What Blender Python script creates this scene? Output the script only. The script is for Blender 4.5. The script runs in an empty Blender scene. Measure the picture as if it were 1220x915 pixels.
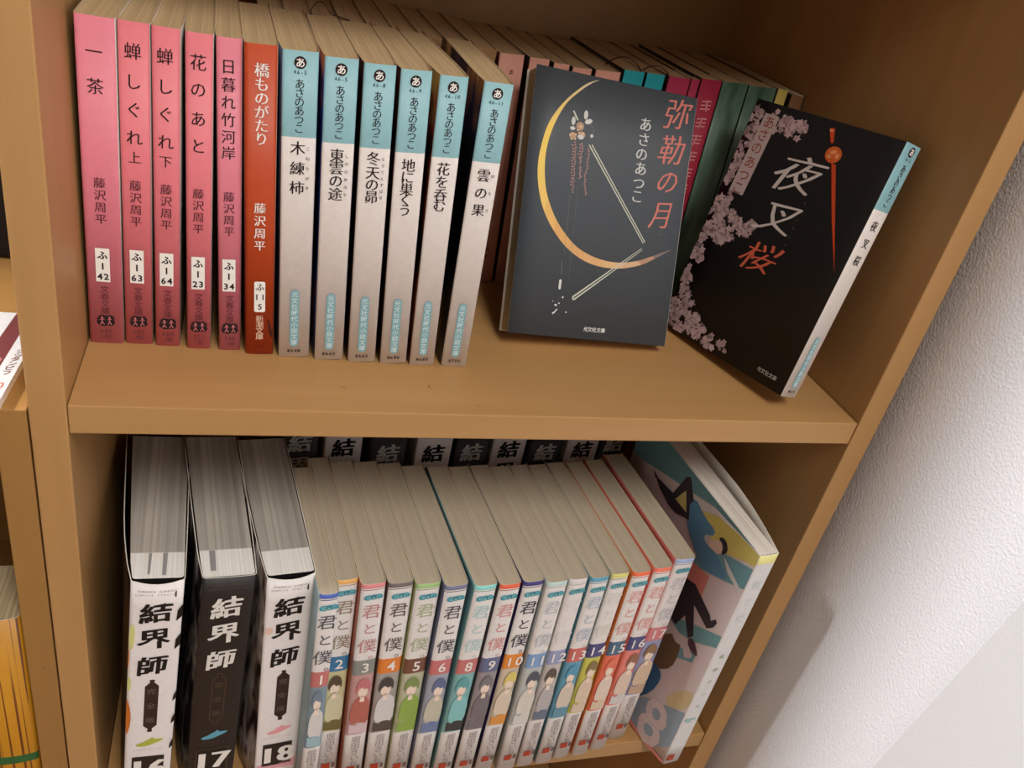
import bpy, bmesh, math, random
from mathutils import Matrix, Vector
random.seed(7)
SC = bpy.context.scene
COL = SC.collection

# ---------------------------------------------------------------- camera
cam_d = bpy.data.cameras.new('camera'); cam_o = bpy.data.objects.new('camera', cam_d); COL.objects.link(cam_o)
cam_d.sensor_width = 36.0; cam_d.lens = 988.34 * 36.0 / 1220.0; cam_d.clip_start = 0.01
cam_o.matrix_world = (Matrix.Translation((0.06984, -0.33273, 0.22564)) @ Matrix.Rotation(math.radians(-21.306), 4, 'Z')
                      @ Matrix.Rotation(math.radians(59.9817), 4, 'X') @ Matrix.Rotation(math.radians(13.0792), 4, 'Z'))
SC.camera = cam_o
# ---------------------------------------------------------------- world, lights, exposure
SC.view_settings.view_transform = 'Standard'; SC.view_settings.look = 'None'
SC.view_settings.gamma = 1.0; SC.view_settings.use_curve_mapping = False
SC.view_settings.exposure = 0.0
w = bpy.data.worlds.new('world'); SC.world = w; w.use_nodes = True
w.node_tree.nodes['Background'].inputs[0].default_value = (1.0, 0.96, 0.92, 1)
w.node_tree.nodes['Background'].inputs[1].default_value = 0.25
def area(name, loc, target, size, power, color):
    l = bpy.data.lights.new(name, 'AREA'); l.shape = 'DISK'; l.size = size; l.energy = power; l.color = color
    o = bpy.data.objects.new(name, l); COL.objects.link(o); o.location = loc
    o.rotation_euler = (Vector(target) - Vector(loc)).to_track_quat('-Z', 'Y').to_euler()
    return o
area('ceiling_lamp', (0.36, -1.0, 1.25), (0.2, 0.0, 0.0), 0.6, 22.0, (1.0, 0.95, 0.89))
area('wall_gradient_light', (-1.45, 0.15, 1.45), (0.45, -0.1, 0.0), 0.30, 56.0, (0.98, 0.98, 1.0))  # added light, no window known there; brightens the right wall away from the bookcase

# ---------------------------------------------------------------- materials
def lin(c):
    return tuple(((v/255.0)/12.92 if v/255.0 <= 0.04045 else ((v/255.0+0.055)/1.055)**2.4) for v in c) + (1.0,)
MATS = {}
def mat(c, rough=0.5, spec=0.4, name=None):
    key = (tuple(c), rough, spec)
    if key in MATS: return MATS[key]
    m = bpy.data.materials.new(name or 'print_%d_%d_%d' % tuple(c)); m.use_nodes = True
    nt = m.node_tree; b = nt.nodes['Principled BSDF']
    b.inputs['Roughness'].default_value = rough; b.inputs['Specular IOR Level'].default_value = spec
    # faint paper mottling
    tc = nt.nodes.new('ShaderNodeTexCoord'); nz = nt.nodes.new('ShaderNodeTexNoise'); nz.inputs['Scale'].default_value = 260
    nt.links.new(tc.outputs['Object'], nz.inputs['Vector'])
    mx = nt.nodes.new('ShaderNodeMix'); mx.data_type = 'RGBA'; mx.blend_type = 'MULTIPLY'; mx.inputs[0].default_value = 1.0
    mx.inputs[6].default_value = lin(c)
    mr = nt.nodes.new('ShaderNodeMapRange'); mr.inputs[3].default_value = 0.93; mr.inputs[4].default_value = 1.07
    nt.links.new(nz.outputs[0], mr.inputs[0]); nt.links.new(mr.outputs[0], mx.inputs[7]); nt.links.new(mx.outputs[2], b.inputs['Base Color'])
    MATS[key] = m
    return m
def ink(c): return mat(c, 0.55, 0.25)
def nodes(m):
    m.use_nodes = True; return m.node_tree, m.node_tree.nodes['Principled BSDF']
def wood_mat(name, c1, c2, scale, rough=0.42):
    m = bpy.data.materials.new(name); nt, b = nodes(m)
    tc = nt.nodes.new('ShaderNodeTexCoord'); mp = nt.nodes.new('ShaderNodeMapping'); mp.inputs['Scale'].default_value = scale
    nz = nt.nodes.new('ShaderNodeTexNoise'); nz.inputs['Scale'].default_value = 1.0; nz.inputs['Detail'].default_value = 6; nz.inputs['Distortion'].default_value = 0.4
    cr = nt.nodes.new('ShaderNodeValToRGB'); cr.color_ramp.elements[0].position = 0.3; cr.color_ramp.elements[1].position = 0.72
    cr.color_ramp.elements[0].color = lin(c1); cr.color_ramp.elements[1].color = lin(c2)
    nt.links.new(tc.outputs['Object'], mp.inputs[0]); nt.links.new(mp.outputs[0], nz.inputs['Vector']); nt.links.new(nz.outputs[0], cr.inputs[0])
    # small dark pores
    n2 = nt.nodes.new('ShaderNodeTexNoise'); n2.inputs['Scale'].default_value = 150; n2.inputs['Detail'].default_value = 1
    nt.links.new(tc.outputs['Object'], n2.inputs['Vector'])
    r2 = nt.nodes.new('ShaderNodeMapRange'); r2.inputs[1].default_value = 0.17; r2.inputs[2].default_value = 0.25; r2.inputs[3].default_value = 0.8; r2.inputs[4].default_value = 1.0
    nt.links.new(n2.outputs[0], r2.inputs[0])
    mx = nt.nodes.new('ShaderNodeMix'); mx.data_type = 'RGBA'; mx.blend_type = 'MULTIPLY'; mx.inputs[0].default_value = 1.0
    nt.links.new(cr.outputs[0], mx.inputs[6]); nt.links.new(r2.outputs[0], mx.inputs[7]); nt.links.new(mx.outputs[2], b.inputs['Base Color'])
    bp = nt.nodes.new('ShaderNodeBump'); bp.inputs['Strength'].default_value = 0.06; bp.inputs['Distance'].default_value = 0.0005
    nt.links.new(nz.outputs[0], bp.inputs['Height']); nt.links.new(bp.outputs[0], b.inputs['Normal'])
    b.inputs['Roughness'].default_value = rough; b.inputs['Specular IOR Level'].default_value = 0.35
    return m
WOOD_V = wood_mat('veneer_upright', (171, 129, 80), (182, 139, 88), (45, 45, 3))
WOOD_H = wood_mat('veneer_level', (170, 129, 80), (181, 139, 88), (3, 45, 60))
WOOD_B = wood_mat('veneer_back', (154, 112, 62), (166, 122, 70), (40, 40, 3))
WOOD_C = wood_mat('cabinet_veneer', (150, 110, 60), (160, 119, 66), (45, 45, 3))
def page_mat(name, dark, light, sx=1500.0, gutter=None):
    m = bpy.data.materials.new(name); nt, b = nodes(m)
    tc = nt.nodes.new('ShaderNodeTexCoord'); mp = nt.nodes.new('ShaderNodeMapping'); mp.inputs['Scale'].default_value = (sx, 7, 4)
    nz = nt.nodes.new('ShaderNodeTexNoise'); nz.inputs['Scale'].default_value = 1.0; nz.inputs['Detail'].default_value = 3
    cr = nt.nodes.new('ShaderNodeValToRGB'); cr.color_ramp.elements[0].position = 0.28; cr.color_ramp.elements[1].position = 0.68
    cr.color_ramp.elements[0].color = lin(dark); cr.color_ramp.elements[1].color = lin(light)
    nt.links.new(tc.outputs['Object'], mp.inputs[0]); nt.links.new(mp.outputs[0], nz.inputs['Vector']); nt.links.new(nz.outputs[0], cr.inputs[0])
    out = cr.outputs[0]
    if gutter:
        # the printed tone of the comic pages stops short of the gutter
        sp = nt.nodes.new('ShaderNodeSeparateXYZ'); nt.links.new(tc.outputs['Object'], sp.inputs[0])
        r = nt.nodes.new('ShaderNodeMapRange'); r.inputs[1].default_value = gutter; r.inputs[2].default_value = gutter + 0.0008
        nt.links.new(sp.outputs[1], r.inputs[0])
        m2 = nt.nodes.new('ShaderNodeMapping'); m2.inputs['Scale'].default_value = (330, 3, 4)
        n2 = nt.nodes.new('ShaderNodeTexNoise'); n2.inputs['Scale'].default_value = 1.0; n2.inputs['Detail'].default_value = 2
        nt.links.new(tc.outputs['Object'], m2.inputs[0]); nt.links.new(m2.outputs[0], n2.inputs['Vector'])
        c2 = nt.nodes.new('ShaderNodeValToRGB'); c2.color_ramp.elements[0].position = 0.25; c2.color_ramp.elements[1].position = 0.7
        c2.color_ramp.elements[0].color = lin((160, 156, 152)); c2.color_ramp.elements[1].color = lin((204, 200, 194))
        nt.links.new(n2.outputs[0], c2.inputs[0])
        mm = nt.nodes.new('ShaderNodeMix'); mm.data_type = 'RGBA'; mm.blend_type = 'MULTIPLY'
        nt.links.new(r.outputs[0], mm.inputs[0]); nt.links.new(out, mm.inputs[6]); nt.links.new(c2.outputs[0], mm.inputs[7]); out = mm.outputs[2]
    nt.links.new(out, b.inputs['Base Color'])
    bp = nt.nodes.new('ShaderNodeBump'); bp.inputs['Strength'].default_value = 0.5; bp.inputs['Distance'].default_value = 0.0004
    nt.links.new(nz.outputs[0], bp.inputs['Height']); nt.links.new(bp.outputs[0], b.inputs['Normal']); bp.inputs['Strength'].default_value = 0.3
    b.inputs['Roughness'].default_value = 0.85; b.inputs['Specular IOR Level'].default_value = 0.15
    return m
PG_BUNKO = page_mat('paper_yellowed', (176, 150, 112), (196, 170, 130), 1300)
PG_MANGA = page_mat('paper_tan', (170, 157, 136), (186, 173, 151), 1300)
PG_THICK = page_mat('paper_white_comic', (222, 219, 212), (240, 237, 230), 900, 0.0215)
PG_MOON = page_mat('paper_cream', (205, 180, 135), (228, 205, 162), 1400)
def mottle(name, cols, scale=90, stretch=(1, 1, 0.4)):
    m = bpy.data.materials.new(name); nt, b = nodes(m)
    tc = nt.nodes.new('ShaderNodeTexCoord'); mp = nt.nodes.new('ShaderNodeMapping'); mp.inputs['Scale'].default_value = stretch
    nz = nt.nodes.new('ShaderNodeTexNoise'); nz.inputs['Scale'].default_value = scale; nz.inputs['Detail'].default_value = 2
    cr = nt.nodes.new('ShaderNodeValToRGB'); el = cr.color_ramp.elements
    el[0].position = 0.38; el[0].color = lin(cols[0]); el[1].position = 0.68; el[1].color = lin(cols[-1])
    for i, c in enumerate(cols[1:-1]):
        e = el.new(0.38 + 0.3*(i+1)/(len(cols)-1)); e.color = lin(c)
    nt.links.new(tc.outputs['Object'], mp.inputs[0]); nt.links.new(mp.outputs[0], nz.inputs['Vector']); nt.links.new(nz.outputs[0], cr.inputs[0])
    nt.links.new(cr.outputs[0], b.inputs['Base Color']); b.inputs['Roughness'].default_value = 0.4
    return m
def wallpaper(name, c, amount):
    m = bpy.data.materials.new(name); nt, b = nodes(m)
    b.inputs['Base Color'].default_value = lin(c); b.inputs['Roughness'].default_value = 0.62; b.inputs['Specular IOR Level'].default_value = 0.35
    tc = nt.nodes.new('ShaderNodeTexCoord'); mp = nt.nodes.new('ShaderNodeMapping')
    mp.inputs['Rotation'].default_value = (0.25, 0, 0); mp.inputs['Scale'].default_value = (1, 1.0, 0.8)
    nt.links.new(tc.outputs['Object'], mp.inputs[0])
    v = nt.nodes.new('ShaderNodeTexVoronoi'); v.inputs['Scale'].default_value = 640; v.feature = 'SMOOTH_F1'; v.inputs['Smoothness'].default_value = 0.6
    n = nt.nodes.new('ShaderNodeTexNoise'); n.inputs['Scale'].default_value = 1100; n.inputs['Detail'].default_value = 3
    nt.links.new(mp.outputs[0], v.inputs['Vector']); nt.links.new(mp.outputs[0], n.inputs['Vector'])
    ad = nt.nodes.new('ShaderNodeMath'); ad.operation = 'ADD'; nt.links.new(v.outputs['Distance'], ad.inputs[0]); nt.links.new(n.outputs[0], ad.inputs[1])
    bp = nt.nodes.new('ShaderNodeBump'); bp.inputs['Strength'].default_value = amount; bp.inputs['Distance'].default_value = 0.0012
    nt.links.new(ad.outputs[0], bp.inputs['Height']); nt.links.new(bp.outputs[0], b.inputs['Normal'])
    return m

# ---------------------------------------------------------------- mesh helpers
def link(name, verts, faces, mats, parent=None, midx=None, smooth=False):
    me = bpy.data.meshes.new(name); me.from_pydata(verts, [], faces)
    for m in (mats if isinstance(mats, (list, tuple)) else [mats]): me.materials.append(m)
    if midx: me.polygons.foreach_set('material_index', midx)
    if smooth: me.polygons.foreach_set('use_smooth', [True]*len(me.polygons))
    me.update()
    o = bpy.data.objects.new(name, me); COL.objects.link(o)
    if parent: o.parent = parent
    return o
def box(name, lo, hi, m, parent=None, bevel=0.0007):
    bm = bmesh.new(); bmesh.ops.create_cube(bm, size=1.0)
    for v in bm.verts: v.co = Vector([(lo[i]+hi[i])/2 + v.co[i]*(hi[i]-lo[i]) for i in range(3)])
    if bevel: bmesh.ops.bevel(bm, geom=list(bm.edges), offset=bevel, segments=2, affect='EDGES', profile=0.6)
    me = bpy.data.meshes.new(name); bm.to_mesh(me); bm.free(); me.materials.append(m)
    o = bpy.data.objects.new(name, me); COL.objects.link(o)
    if parent: o.parent = parent
    return o
def tag(o, label, cat, group=None):
    o['label'] = label; o['category'] = cat
    if group: o['group'] = group
    return o
def thing(name, label, cat, M, group=None):
    o = bpy.data.objects.new(name, None); COL.objects.link(o); o.empty_display_size = 0.01; o.matrix_world = M
    return tag(o, label, cat, group)

# ---------------------------------------------------------------- printed shapes and lettering
def spine_map(e, lean=None):
    return lambda u, v, d=0.0: (u, -e - d, v)
def cover_map(D, e, bow=None):        # left cover seen with the spine on its right; u counts from the fore edge
    def f(u, v, d=0.0):
        y = D - u
        b = bow(y, v) if (bow and y > 0) else 0.0
        return (-e - b - d, y, v)
    return f
def chaikin(p, n):
    for _ in range(n):
        q = []
        for i in range(len(p)):
            a, b = p[i], p[(i+1) % len(p)]
            q += [(a[0]*.75+b[0]*.25, a[1]*.75+b[1]*.25), (a[0]*.25+b[0]*.75, a[1]*.25+b[1]*.75)]
        p = q
    return p
def shapes(name, polys, m, mp, parent, smooth=0, dense=False):
    bm = bmesh.new()
    for p in polys:
        if smooth: p = chaikin(p, smooth)
        vs = [bm.verts.new((a, b, 0)) for a, b in p]
        try: bm.faces.new(vs)
        except ValueError: pass
    bmesh.ops.triangulate(bm, faces=list(bm.faces))
    if dense:
        for _ in range(3):
            es = [e for e in bm.edges if e.calc_length() > 0.007]
            if es: bmesh.ops.subdivide_edges(bm, edges=es, cuts=1); bmesh.ops.triangulate(bm, faces=list(bm.faces))
    for v in bm.verts: v.co = mp(v.co.x, v.co.y)
    me = bpy.data.meshes.new(name); bm.to_mesh(me); bm.free(); me.materials.append(m)
    o = bpy.data.objects.new(name, me); COL.objects.link(o); o.parent = parent
    return o
def ell(cx, cy, rx, ry, n=20, rot=0.0):
    c, s = math.cos(rot), math.sin(rot)
    return [(cx + rx*math.cos(t)*c - ry*math.sin(t)*s, cy + rx*math.cos(t)*s + ry*math.sin(t)*c) for t in [2*math.pi*i/n for i in range(n)]]
def rect(x0, y0, x1, y1): return [(x0, y0), (x1, y0), (x1, y1), (x0, y1)]
def pill(x0, y0, x1, y1, n=6):
    r = (x1-x0)/2; c = (x0+x1)/2
    return [(c+r*math.cos(math.pi*i/n), y1-r+r*math.sin(math.pi*i/n)) for i in range(n+1)] + [(c-r*math.cos(math.pi*i/n), y0+r-r*math.sin(math.pi*i/n)) for i in range(n+1)]
def stroke(pts, w):
    L, R = [], []
    for i, (x, y) in enumerate(pts):
        a = pts[max(0, i-1)]; b = pts[min(len(pts)-1, i+1)]
        dx, dy = b[0]-a[0], b[1]-a[1]; l = math.hypot(dx, dy) or 1
        ww = w[i] if isinstance(w, (list, tuple)) else w
        L.append((x-dy/l*ww/2, y+dx/l*ww/2)); R.append((x+dy/l*ww/2, y-dx/l*ww/2))
    return L + R[::-1]
GL = {}
def glyph(ch, bold=0.0):
    k = (ch, bold)
    if k in GL: return GL[k]
    c = bpy.data.curves.new('glyph', 'FONT'); c.body = ch; c.resolution_u = 2; c.offset = bold
    o = bpy.data.objects.new('glyph', c); COL.objects.link(o)
    bpy.context.view_layer.update()
    me = o.to_mesh()
    vs = [(v.co.x, v.co.y) for v in me.vertices]; fs = [tuple(p.vertices) for p in me.polygons]
    o.to_mesh_clear(); bpy.data.objects.remove(o); bpy.data.curves.remove(c)
    if ord(ch) < 0x2000 or ch == '¥':
        xs = [v[0] for v in vs]; cx = (min(xs)+max(xs))/2 if xs else 0; vs = [(x-cx, y-0.345) for x, y in vs]
    else:
        vs = [(x-0.5, y-0.36) for x, y in vs]
    GL[k] = (vs, fs)
    return GL[k]
def text(name, items, m, mp, parent, bold=0.0, warp=None, serif=0.0):
    """items: (char, centre u, centre v, size[, width factor, rotation])"""
    V, F = [], []
    for it in items:
        ch, cu, cv, s = it[:4]; wf = it[4] if len(it) > 4 else 1.0; rot = it[5] if len(it) > 5 else 0.0
        vs, fs = glyph(ch, bold); c, sn = math.cos(rot), math.sin(rot)
        # a broad-nib look: thin strokes laid side by side thicken the uprights only
        for k, dx in enumerate((-serif, 0.0, serif) if serif else (0.0,)):
            n = len(V)
            for x, y in vs:
                x += dx
                if warp: x, y = warp(x, y)
                x, y = x*s*wf, y*s
                V.append(mp(cu + x*c - y*sn, cv + x*sn + y*c, .00002*k) if k else mp(cu + x*c - y*sn, cv + x*sn + y*c))
            F += [tuple(i+n for i in f) for f in fs]
    return link(name, V, F, m, parent)
def column(chars, u, v0, v1, size, wf=1.0):
    n = len(chars)
    return [(ch, u, v0 + (v1-v0)*(i/(n-1) if n > 1 else 0), size, wf) for i, ch in enumerate(chars)]
def row(s, u, v, size, pitch=0.6, wf=1.0):
    n = len(s)
    return [(ch, u + (i-(n-1)/2)*size*pitch, v, size, wf) for i, ch in enumerate(s) if ch != ' ']
brush = lambda x, y: (x + 0.16*y + 0.035*math.sin(7*y), y + 0.13*x + 0.03*math.sin(6*x))

# ---------------------------------------------------------------- the book
def book(name, label, cat, M, W, D, H, bands, left, right, pages, group=None, bowL=None, bowR=None, gap=0.0006,
         wedge=0.0, r=0.0016, convex=0.0002, jt=0.0003, follow=0.0, rim=(232, 226, 214), fan=0.0, inner=None, spine_top_bulge=0.0):
    """spine looks to -y, thickness along +x, height +z. bands: [(v_top, material)...] from the foot up"""
    root = thing(name, label, cat, M, group)
    fw = (lambda y, z: follow*math.sin(min(1.0, y/.030)*math.pi/2)) if follow else (lambda y, z: 0.0)
    bl = bowL or fw; br = bowR or fw
    zs = sorted(set([0.0] + [b[0] for b in bands] + [H] + ([H*k/10 for k in range(1, 10)] if (bowL or bowR or spine_top_bulge) else [])))
    r = min(r, W*0.3)
    def prof(z):
        P = []; tagm = []
        for k in (1.0, .85, .7, .55, .4, .28, .18, .1): P.append((-bl(D*k, z), D*k)); tagm.append('L')
        for i in range(4):
            a = math.pi + i*math.pi/2/3*1.0
            P.append((r + r*math.cos(a), r + r*math.sin(a))); tagm.append('L' if i < 2 else 'S')
        for i in range(1, 6):
            t = i/6; b = convex + spine_top_bulge*max(0, (z/H-0.93)/0.07)**2
            P.append((r + (W-2*r)*t, -b*4*t*(1-t))); tagm.append('S')
        for i in range(4):
            a = 1.5*math.pi + i*math.pi/2/3
            P.append((W - r + r*math.cos(a), r + r*math.sin(a))); tagm.append('S' if i < 2 else 'R')
        for k in (.1, .18, .28, .4, .55, .7, .85, 1.0): P.append((W + br(D*k, z), D*k)); tagm.append('R')
        return P, tagm
    V, F, I = [], [], []
    mats = [left, right, mat(rim, 0.6)] + ([inner] if inner else []); bm_ = []
    for zt, m in bands:
        if m not in mats: mats.append(m)
    def band_idx(z):
        for zt, m in bands:
            if z < zt: return mats.index(m)
        return mats.index(bands[-1][1])
    n = None
    for z in zs:
        P, T = prof(z); n = len(P)
        for p in P: V.append((p[0], p[1], z))
        for i, p in enumerate(P):
            a, b = P[max(0, i-1)], P[min(n-1, i+1)]; dx, dy = b[0]-a[0], b[1]-a[1]; l = math.hypot(dx, dy)
            V.append((p[0] - dy/l*jt, p[1] + dx/l*jt, z))
    for k in range(len(zs)-1):
        A = k*2*n; B = (k+1)*2*n; bi = band_idx((zs[k]+zs[k+1])/2)
        for i in range(n-1):
            t = T[i] if T[i] == T[i+1] else ('S' if 'S' in (T[i], T[i+1]) else T[i])
            F.append((A+i, A+i+1, B+i+1, B+i)); I.append({'L': 0, 'R': 1, 'S': bi}[t])
            F.append((A+n+i+1, A+n+i, B+n+i, B+n+i+1)); I.append(3 if inner else 2)
        F.append((A, B, B+n, A+n)); I.append(2)
        F.append((A+n-1, A+2*n-1, B+2*n-1, B+n-1)); I.append(2)
    for A, fl in ((0, 1), ((len(zs)-1)*2*n, 0)):
        for i in range(n-1):
            q = (A+i, A+n+i, A+n+i+1, A+i+1); F.append(q if fl else q[::-1]); I.append(2)
    link('jacket', V, F, mats, root, I, True)
    # page block
    e = jt + 0.00015; y0 = gap + 0.0003; y1 = D - 0.0012; rc = max(r*.9, .0009)
    def pprof(k):
        fl = lambda y: follow*math.sin(min(1.0, y/.03)*math.pi/2) + fan*k*(max(0, y)/D)**.8
        fr = lambda y: follow*math.sin(min(1.0, y/.03)*math.pi/2) + wedge*(max(0, y)/D)
        ys = [y1, D*.8, D*.6, D*.4, D*.25, D*.12]
        P = [(e - fl(y), y) for y in ys] + [(e + rc - rc*math.cos(a), y0 + rc - rc*math.sin(a)) for a in (0, .4, .8, 1.2, 1.57)]
        m = len(P)
        P += [(W/2, y0)] + [(W - e - rc + rc*math.cos(a), y0 + rc - rc*math.sin(a)) for a in (1.57, 1.2, .8, .4, 0)]
        return P + [(W - e + fr(y), y) for y in ys[::-1]]
    zb, zt = 0.0007, H - 0.0008; Pb, Pt = pprof(.25), pprof(1.0); n = len(Pb)
    V = [(x, y, zb) for x, y in Pb] + [(x, y, zt) for x, y in Pt]
    F = [tuple(range(n)), tuple(range(2*n-1, n-1, -1))] + [(i, i+n, (i+1) % n + n, (i+1) % n) for i in range(n)]
    if inner:
        pg = link('page_block', V, F, [pages, inner], root, [0, 0] + [1 if i < n-1 else 0 for i in range(n)])
        return root
    link('page_block', V, F, pages, root)
    return root
def upright(x, y, z, W, lean, yaw=0.0):
    """lean>0: head to the right"""
    lift = W*math.sin(lean) if lean > 0 else 0.0
    return Matrix.Translation((x, y, z + lift)) @ Matrix.Rotation(yaw, 4, 'Z') @ Matrix.Rotation(lean, 4, 'Y')

ZL = -0.2904    # top of the lower board
W_IN = 0.4205; TP = 0.0149; DEPTH = 0.285

# ---------------------------------------------------------------- setting
def struct(o): o['kind'] = 'structure'; return o
WP = wallpaper('wallpaper_emboss', (236, 236, 238), 0.30)
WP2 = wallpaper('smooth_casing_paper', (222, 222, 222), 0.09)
struct(box('wall_right', (0.4475, -2.2, -0.95), (0.60, 0.31, 2.0), WP, bevel=0))
struct(box('wall_back', (-2.2, 0.31, -0.95), (0.60, 0.40, 2.0), WP, bevel=0))
FLR = wood_mat('floor_boards', (150, 108, 68), (170, 124, 80), (3, 30, 30))
struct(box('floor', (-2.2, -2.2, -1.0), (0.60, 0.40, -0.95), FLR, bevel=0))
# smoother casing on the wall, its edge a little out of plumb
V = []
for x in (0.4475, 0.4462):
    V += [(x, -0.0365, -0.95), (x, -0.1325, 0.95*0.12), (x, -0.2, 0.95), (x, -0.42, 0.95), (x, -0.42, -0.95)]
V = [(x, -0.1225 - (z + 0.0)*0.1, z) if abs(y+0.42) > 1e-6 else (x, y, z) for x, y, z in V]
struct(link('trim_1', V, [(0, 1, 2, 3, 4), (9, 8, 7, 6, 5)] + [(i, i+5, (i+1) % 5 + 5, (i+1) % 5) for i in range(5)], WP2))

# ---------------------------------------------------------------- bookcase
BC = thing('bookcase', 'light wood veneer bookcase whose open shelves hold the paperbacks and comics', 'bookcase', Matrix.Translation((0, 0, -0.95)))
def bb(name, lo, hi, m, bevel=0.0008):
    o = box(name, (lo[0], lo[1], lo[2]+0.95), (hi[0], hi[1], hi[2]+0.95), m, BC, bevel); return o
bb('side_panel', (-TP, 0, -0.95), (0, DEPTH, 0.75), WOOD_V)
bb('side_panel', (W_IN, 0, -0.95), (W_IN+TP, DEPTH, 0.75), WOOD_V)
for zt in (0.30, 0.0, ZL, -0.60, -0.885):
    bb('shelf_board', (0.0006 if zt else 0.0002, 0.0004, zt-0.0150), (W_IN-0.0006, DEPTH-0.004, zt), WOOD_H)
bb('back_panel', (0.0, DEPTH-0.004, -0.95), (W_IN, DEPTH, 0.75), WOOD_B, 0)
bb('top_board', (0, 0.0004, 0.735), (W_IN, DEPTH-0.004, 0.75), WOOD_H)
bb('base_board', (0, 0.01, -0.95), (W_IN, 0.022, -0.905), WOOD_V)

# ---------------------------------------------------------------- front row of paperbacks
EP = 0.00035
PINK = mat((214, 120, 134), 0.5); PINK2 = mat((216, 114, 122), 0.5)
ORNG = mat((180, 66, 24), 0.5); TEAL = mat((134, 176, 182), 0.5); WHITE = mat((234, 226, 220), 0.5)
BLK = ink((42, 26, 26)); WHT = ink((240, 234, 228)); DK = mat((30, 18, 18), 0.45)
TEALP = ink((126, 166, 172))
# x floor, x head, width, y of spine
FR = [(.0011, .0028, .0153, .0559), (.0169, .0186, .0125, .0566), (.0307, .0315, .0114, .0557), (.0453, .0445, .0113, .0544),
      (.0605, .0566, .0106, .0541), (.0735, .0680, .0137, .0512), (.0896, .0832, .0155, .0500), (.1076, .1008, .0147, .0485),
      (.1247, .1174, .0144, .0477), (.1416, .1335, .0143, .0473), (.1575, .1510, .0135, .0468), (.1750, .1717, .0142, .0473)]
BD, BH = 0.105, 0.151
YAW = [.008, .016, .024, .032, .036, .034, .034, .022, .012, .028, .050, -.010]
pink = [('一茶', [.1372, .1232], '42', '660', 'thickest pink paperback, leftmost on the upper shelf, sticker numbered 42'),
        ('蝉しぐれ上', [.1393, .1270, .1153, .1032, .0944], '63', '660', 'second pink paperback from the left side panel, sticker numbered 63'),
        ('蝉しぐれ下', [.1393, .1270, .1153, .1032, .0944], '64', '650', 'middle one of the five pink paperbacks, sticker numbered 64'),
        ('花のあと', [.1392, .1280, .1155, .1035], '23', '520', 'fourth pink paperback, with a dark gap to its right, sticker numbered 23'),
        ('日暮れ竹河岸', [.1394, .1318, .1243, .1168, .1093, .1020], '34', '540', 'slim pink paperback numbered 34, beside the orange one')]
for i, (tt, tv, num, yen, lab) in enumerate(pink):
    xf, xt, W, y = FR[i]; lean = math.asin((xt-xf)/BH)
    pk = (PINK, PINK2, PINK2, PINK2, PINK)[i]
    rt = book('paperback_book', lab, 'book', upright(xf, y, 0, W, lean, YAW[i]), W, BD, BH, [(BH, pk)], DK, mat((225, 215, 205), .45), PG_BUNKO,
              'pink paperbacks on the upper shelf', follow=.0006, rim=(190, 166, 130))
    c = W*0.47; mp = spine_map(EP + .0001)
    sz = .0072 if i != 4 else .0066
    text('title_lettering', [(ch, c, v, sz if not (k == 4 and i in (1, 2)) else .0058, .95) for k, (ch, v) in enumerate(zip(tt, tv))], BLK, mp, rt, -0.012, None, .018)
    text('author_lettering', column('藤沢周平', c+.0001, .0815, .0645, .0052), ink((90, 44, 52)), mp, rt, -0.01, None, .018)
    st = shapes('number_sticker', [rect(c-.0030, .0333, c+.0030, .0503)], mat((238, 234, 226), .5), spine_map(EP+.00012), rt)
    m2 = spine_map(EP + .0002)
    text('sticker_lettering', [('ふ', c, .0468, .0045)] + [('1', c, .0413, .0046)] + row(num, c, .0360, .0044, .62), BLK, m2, rt, 0.03)
    text('series_lettering', column('文春文庫', c+.0004, .0293, .0178, .0040), ink((110, 50, 60)), mp, rt, 0.0)
    em = shapes('emblem', [[(c+.0004+a*.0041, .0125+b*.0031) for a, b in [(-.9, .1), (-.8, .7), (-.4, 1), (.1, .85), (.55, 1), (.95, .6), (.85, .1), (1, -.4), (.7, -.9), (.2, -.8), (-.2, -1), (-.7, -.85), (-1, -.4)]]], BLK, mp, rt, 1)
    fig = []
    for sx in (-.0016, .0016):
        k = c + .0004 + sx
        fig += [ell(k, .0142, .0005, .0006, 8), stroke([(k, .0137), (k, .0118)], .0004), stroke([(k-.0011, .0131), (k+.0011, .0135)], .0003),
                stroke([(k, .0120), (k-.0008, .0104)], .0004), stroke([(k, .0120), (k+.0009, .0105)], .0004)]
    shapes('emblem_figures', fig, ink((205, 120, 125)), m2, rt)
    text('price_lettering', row(yen, c+.0003, .0068, .0030) + [('+', c-.0008, .0036, .0028), ('税', c+.0012, .0035, .0030)], ink((120, 60, 70)), mp, rt)

xf, xt, W, y = FR[5]; lean = math.asin((xt-xf)/BH)
rt = book('paperback_book', 'orange-brown paperback with white lettering, between pink and white-spined books', 'book', upright(xf, y, 0, W, lean, YAW[5]), W, BD, BH,
          [(BH, ORNG)], mat((150, 60, 30), .4), mat((225, 205, 190), .4), PG_BUNKO, follow=.0008, rim=(190, 166, 130))
c = W*.5; mp = spine_map(EP + .0001); m2 = spine_map(EP + .0002)
text('title_lettering', column('橋ものがたり', c+.0002, .1404, .1109, .0064), WHT, mp, rt, -.008, None, .02)
text('author_lettering', column('藤沢周平', c-.0002, .0785, .0598, .0056), WHT, mp, rt, -.008, None, .02)
shapes('number_sticker', [[(c-.0027+a, .0243+b) for a, b in [(.0006, 0), (.0046, 0), (.0052, .0006), (.0052, .0161), (.0046, .0167), (.0006, .0167), (0, .0161), (0, .0006)]]], mat((238, 234, 226), .5), spine_map(EP+.00012), rt)
text('sticker_lettering', [('ふ', c, .0380, .0042)] + row('11', c, .0326, .0042, .7) + [('5', c, .0273, .0042)], BLK, m2, rt, .02)
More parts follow.
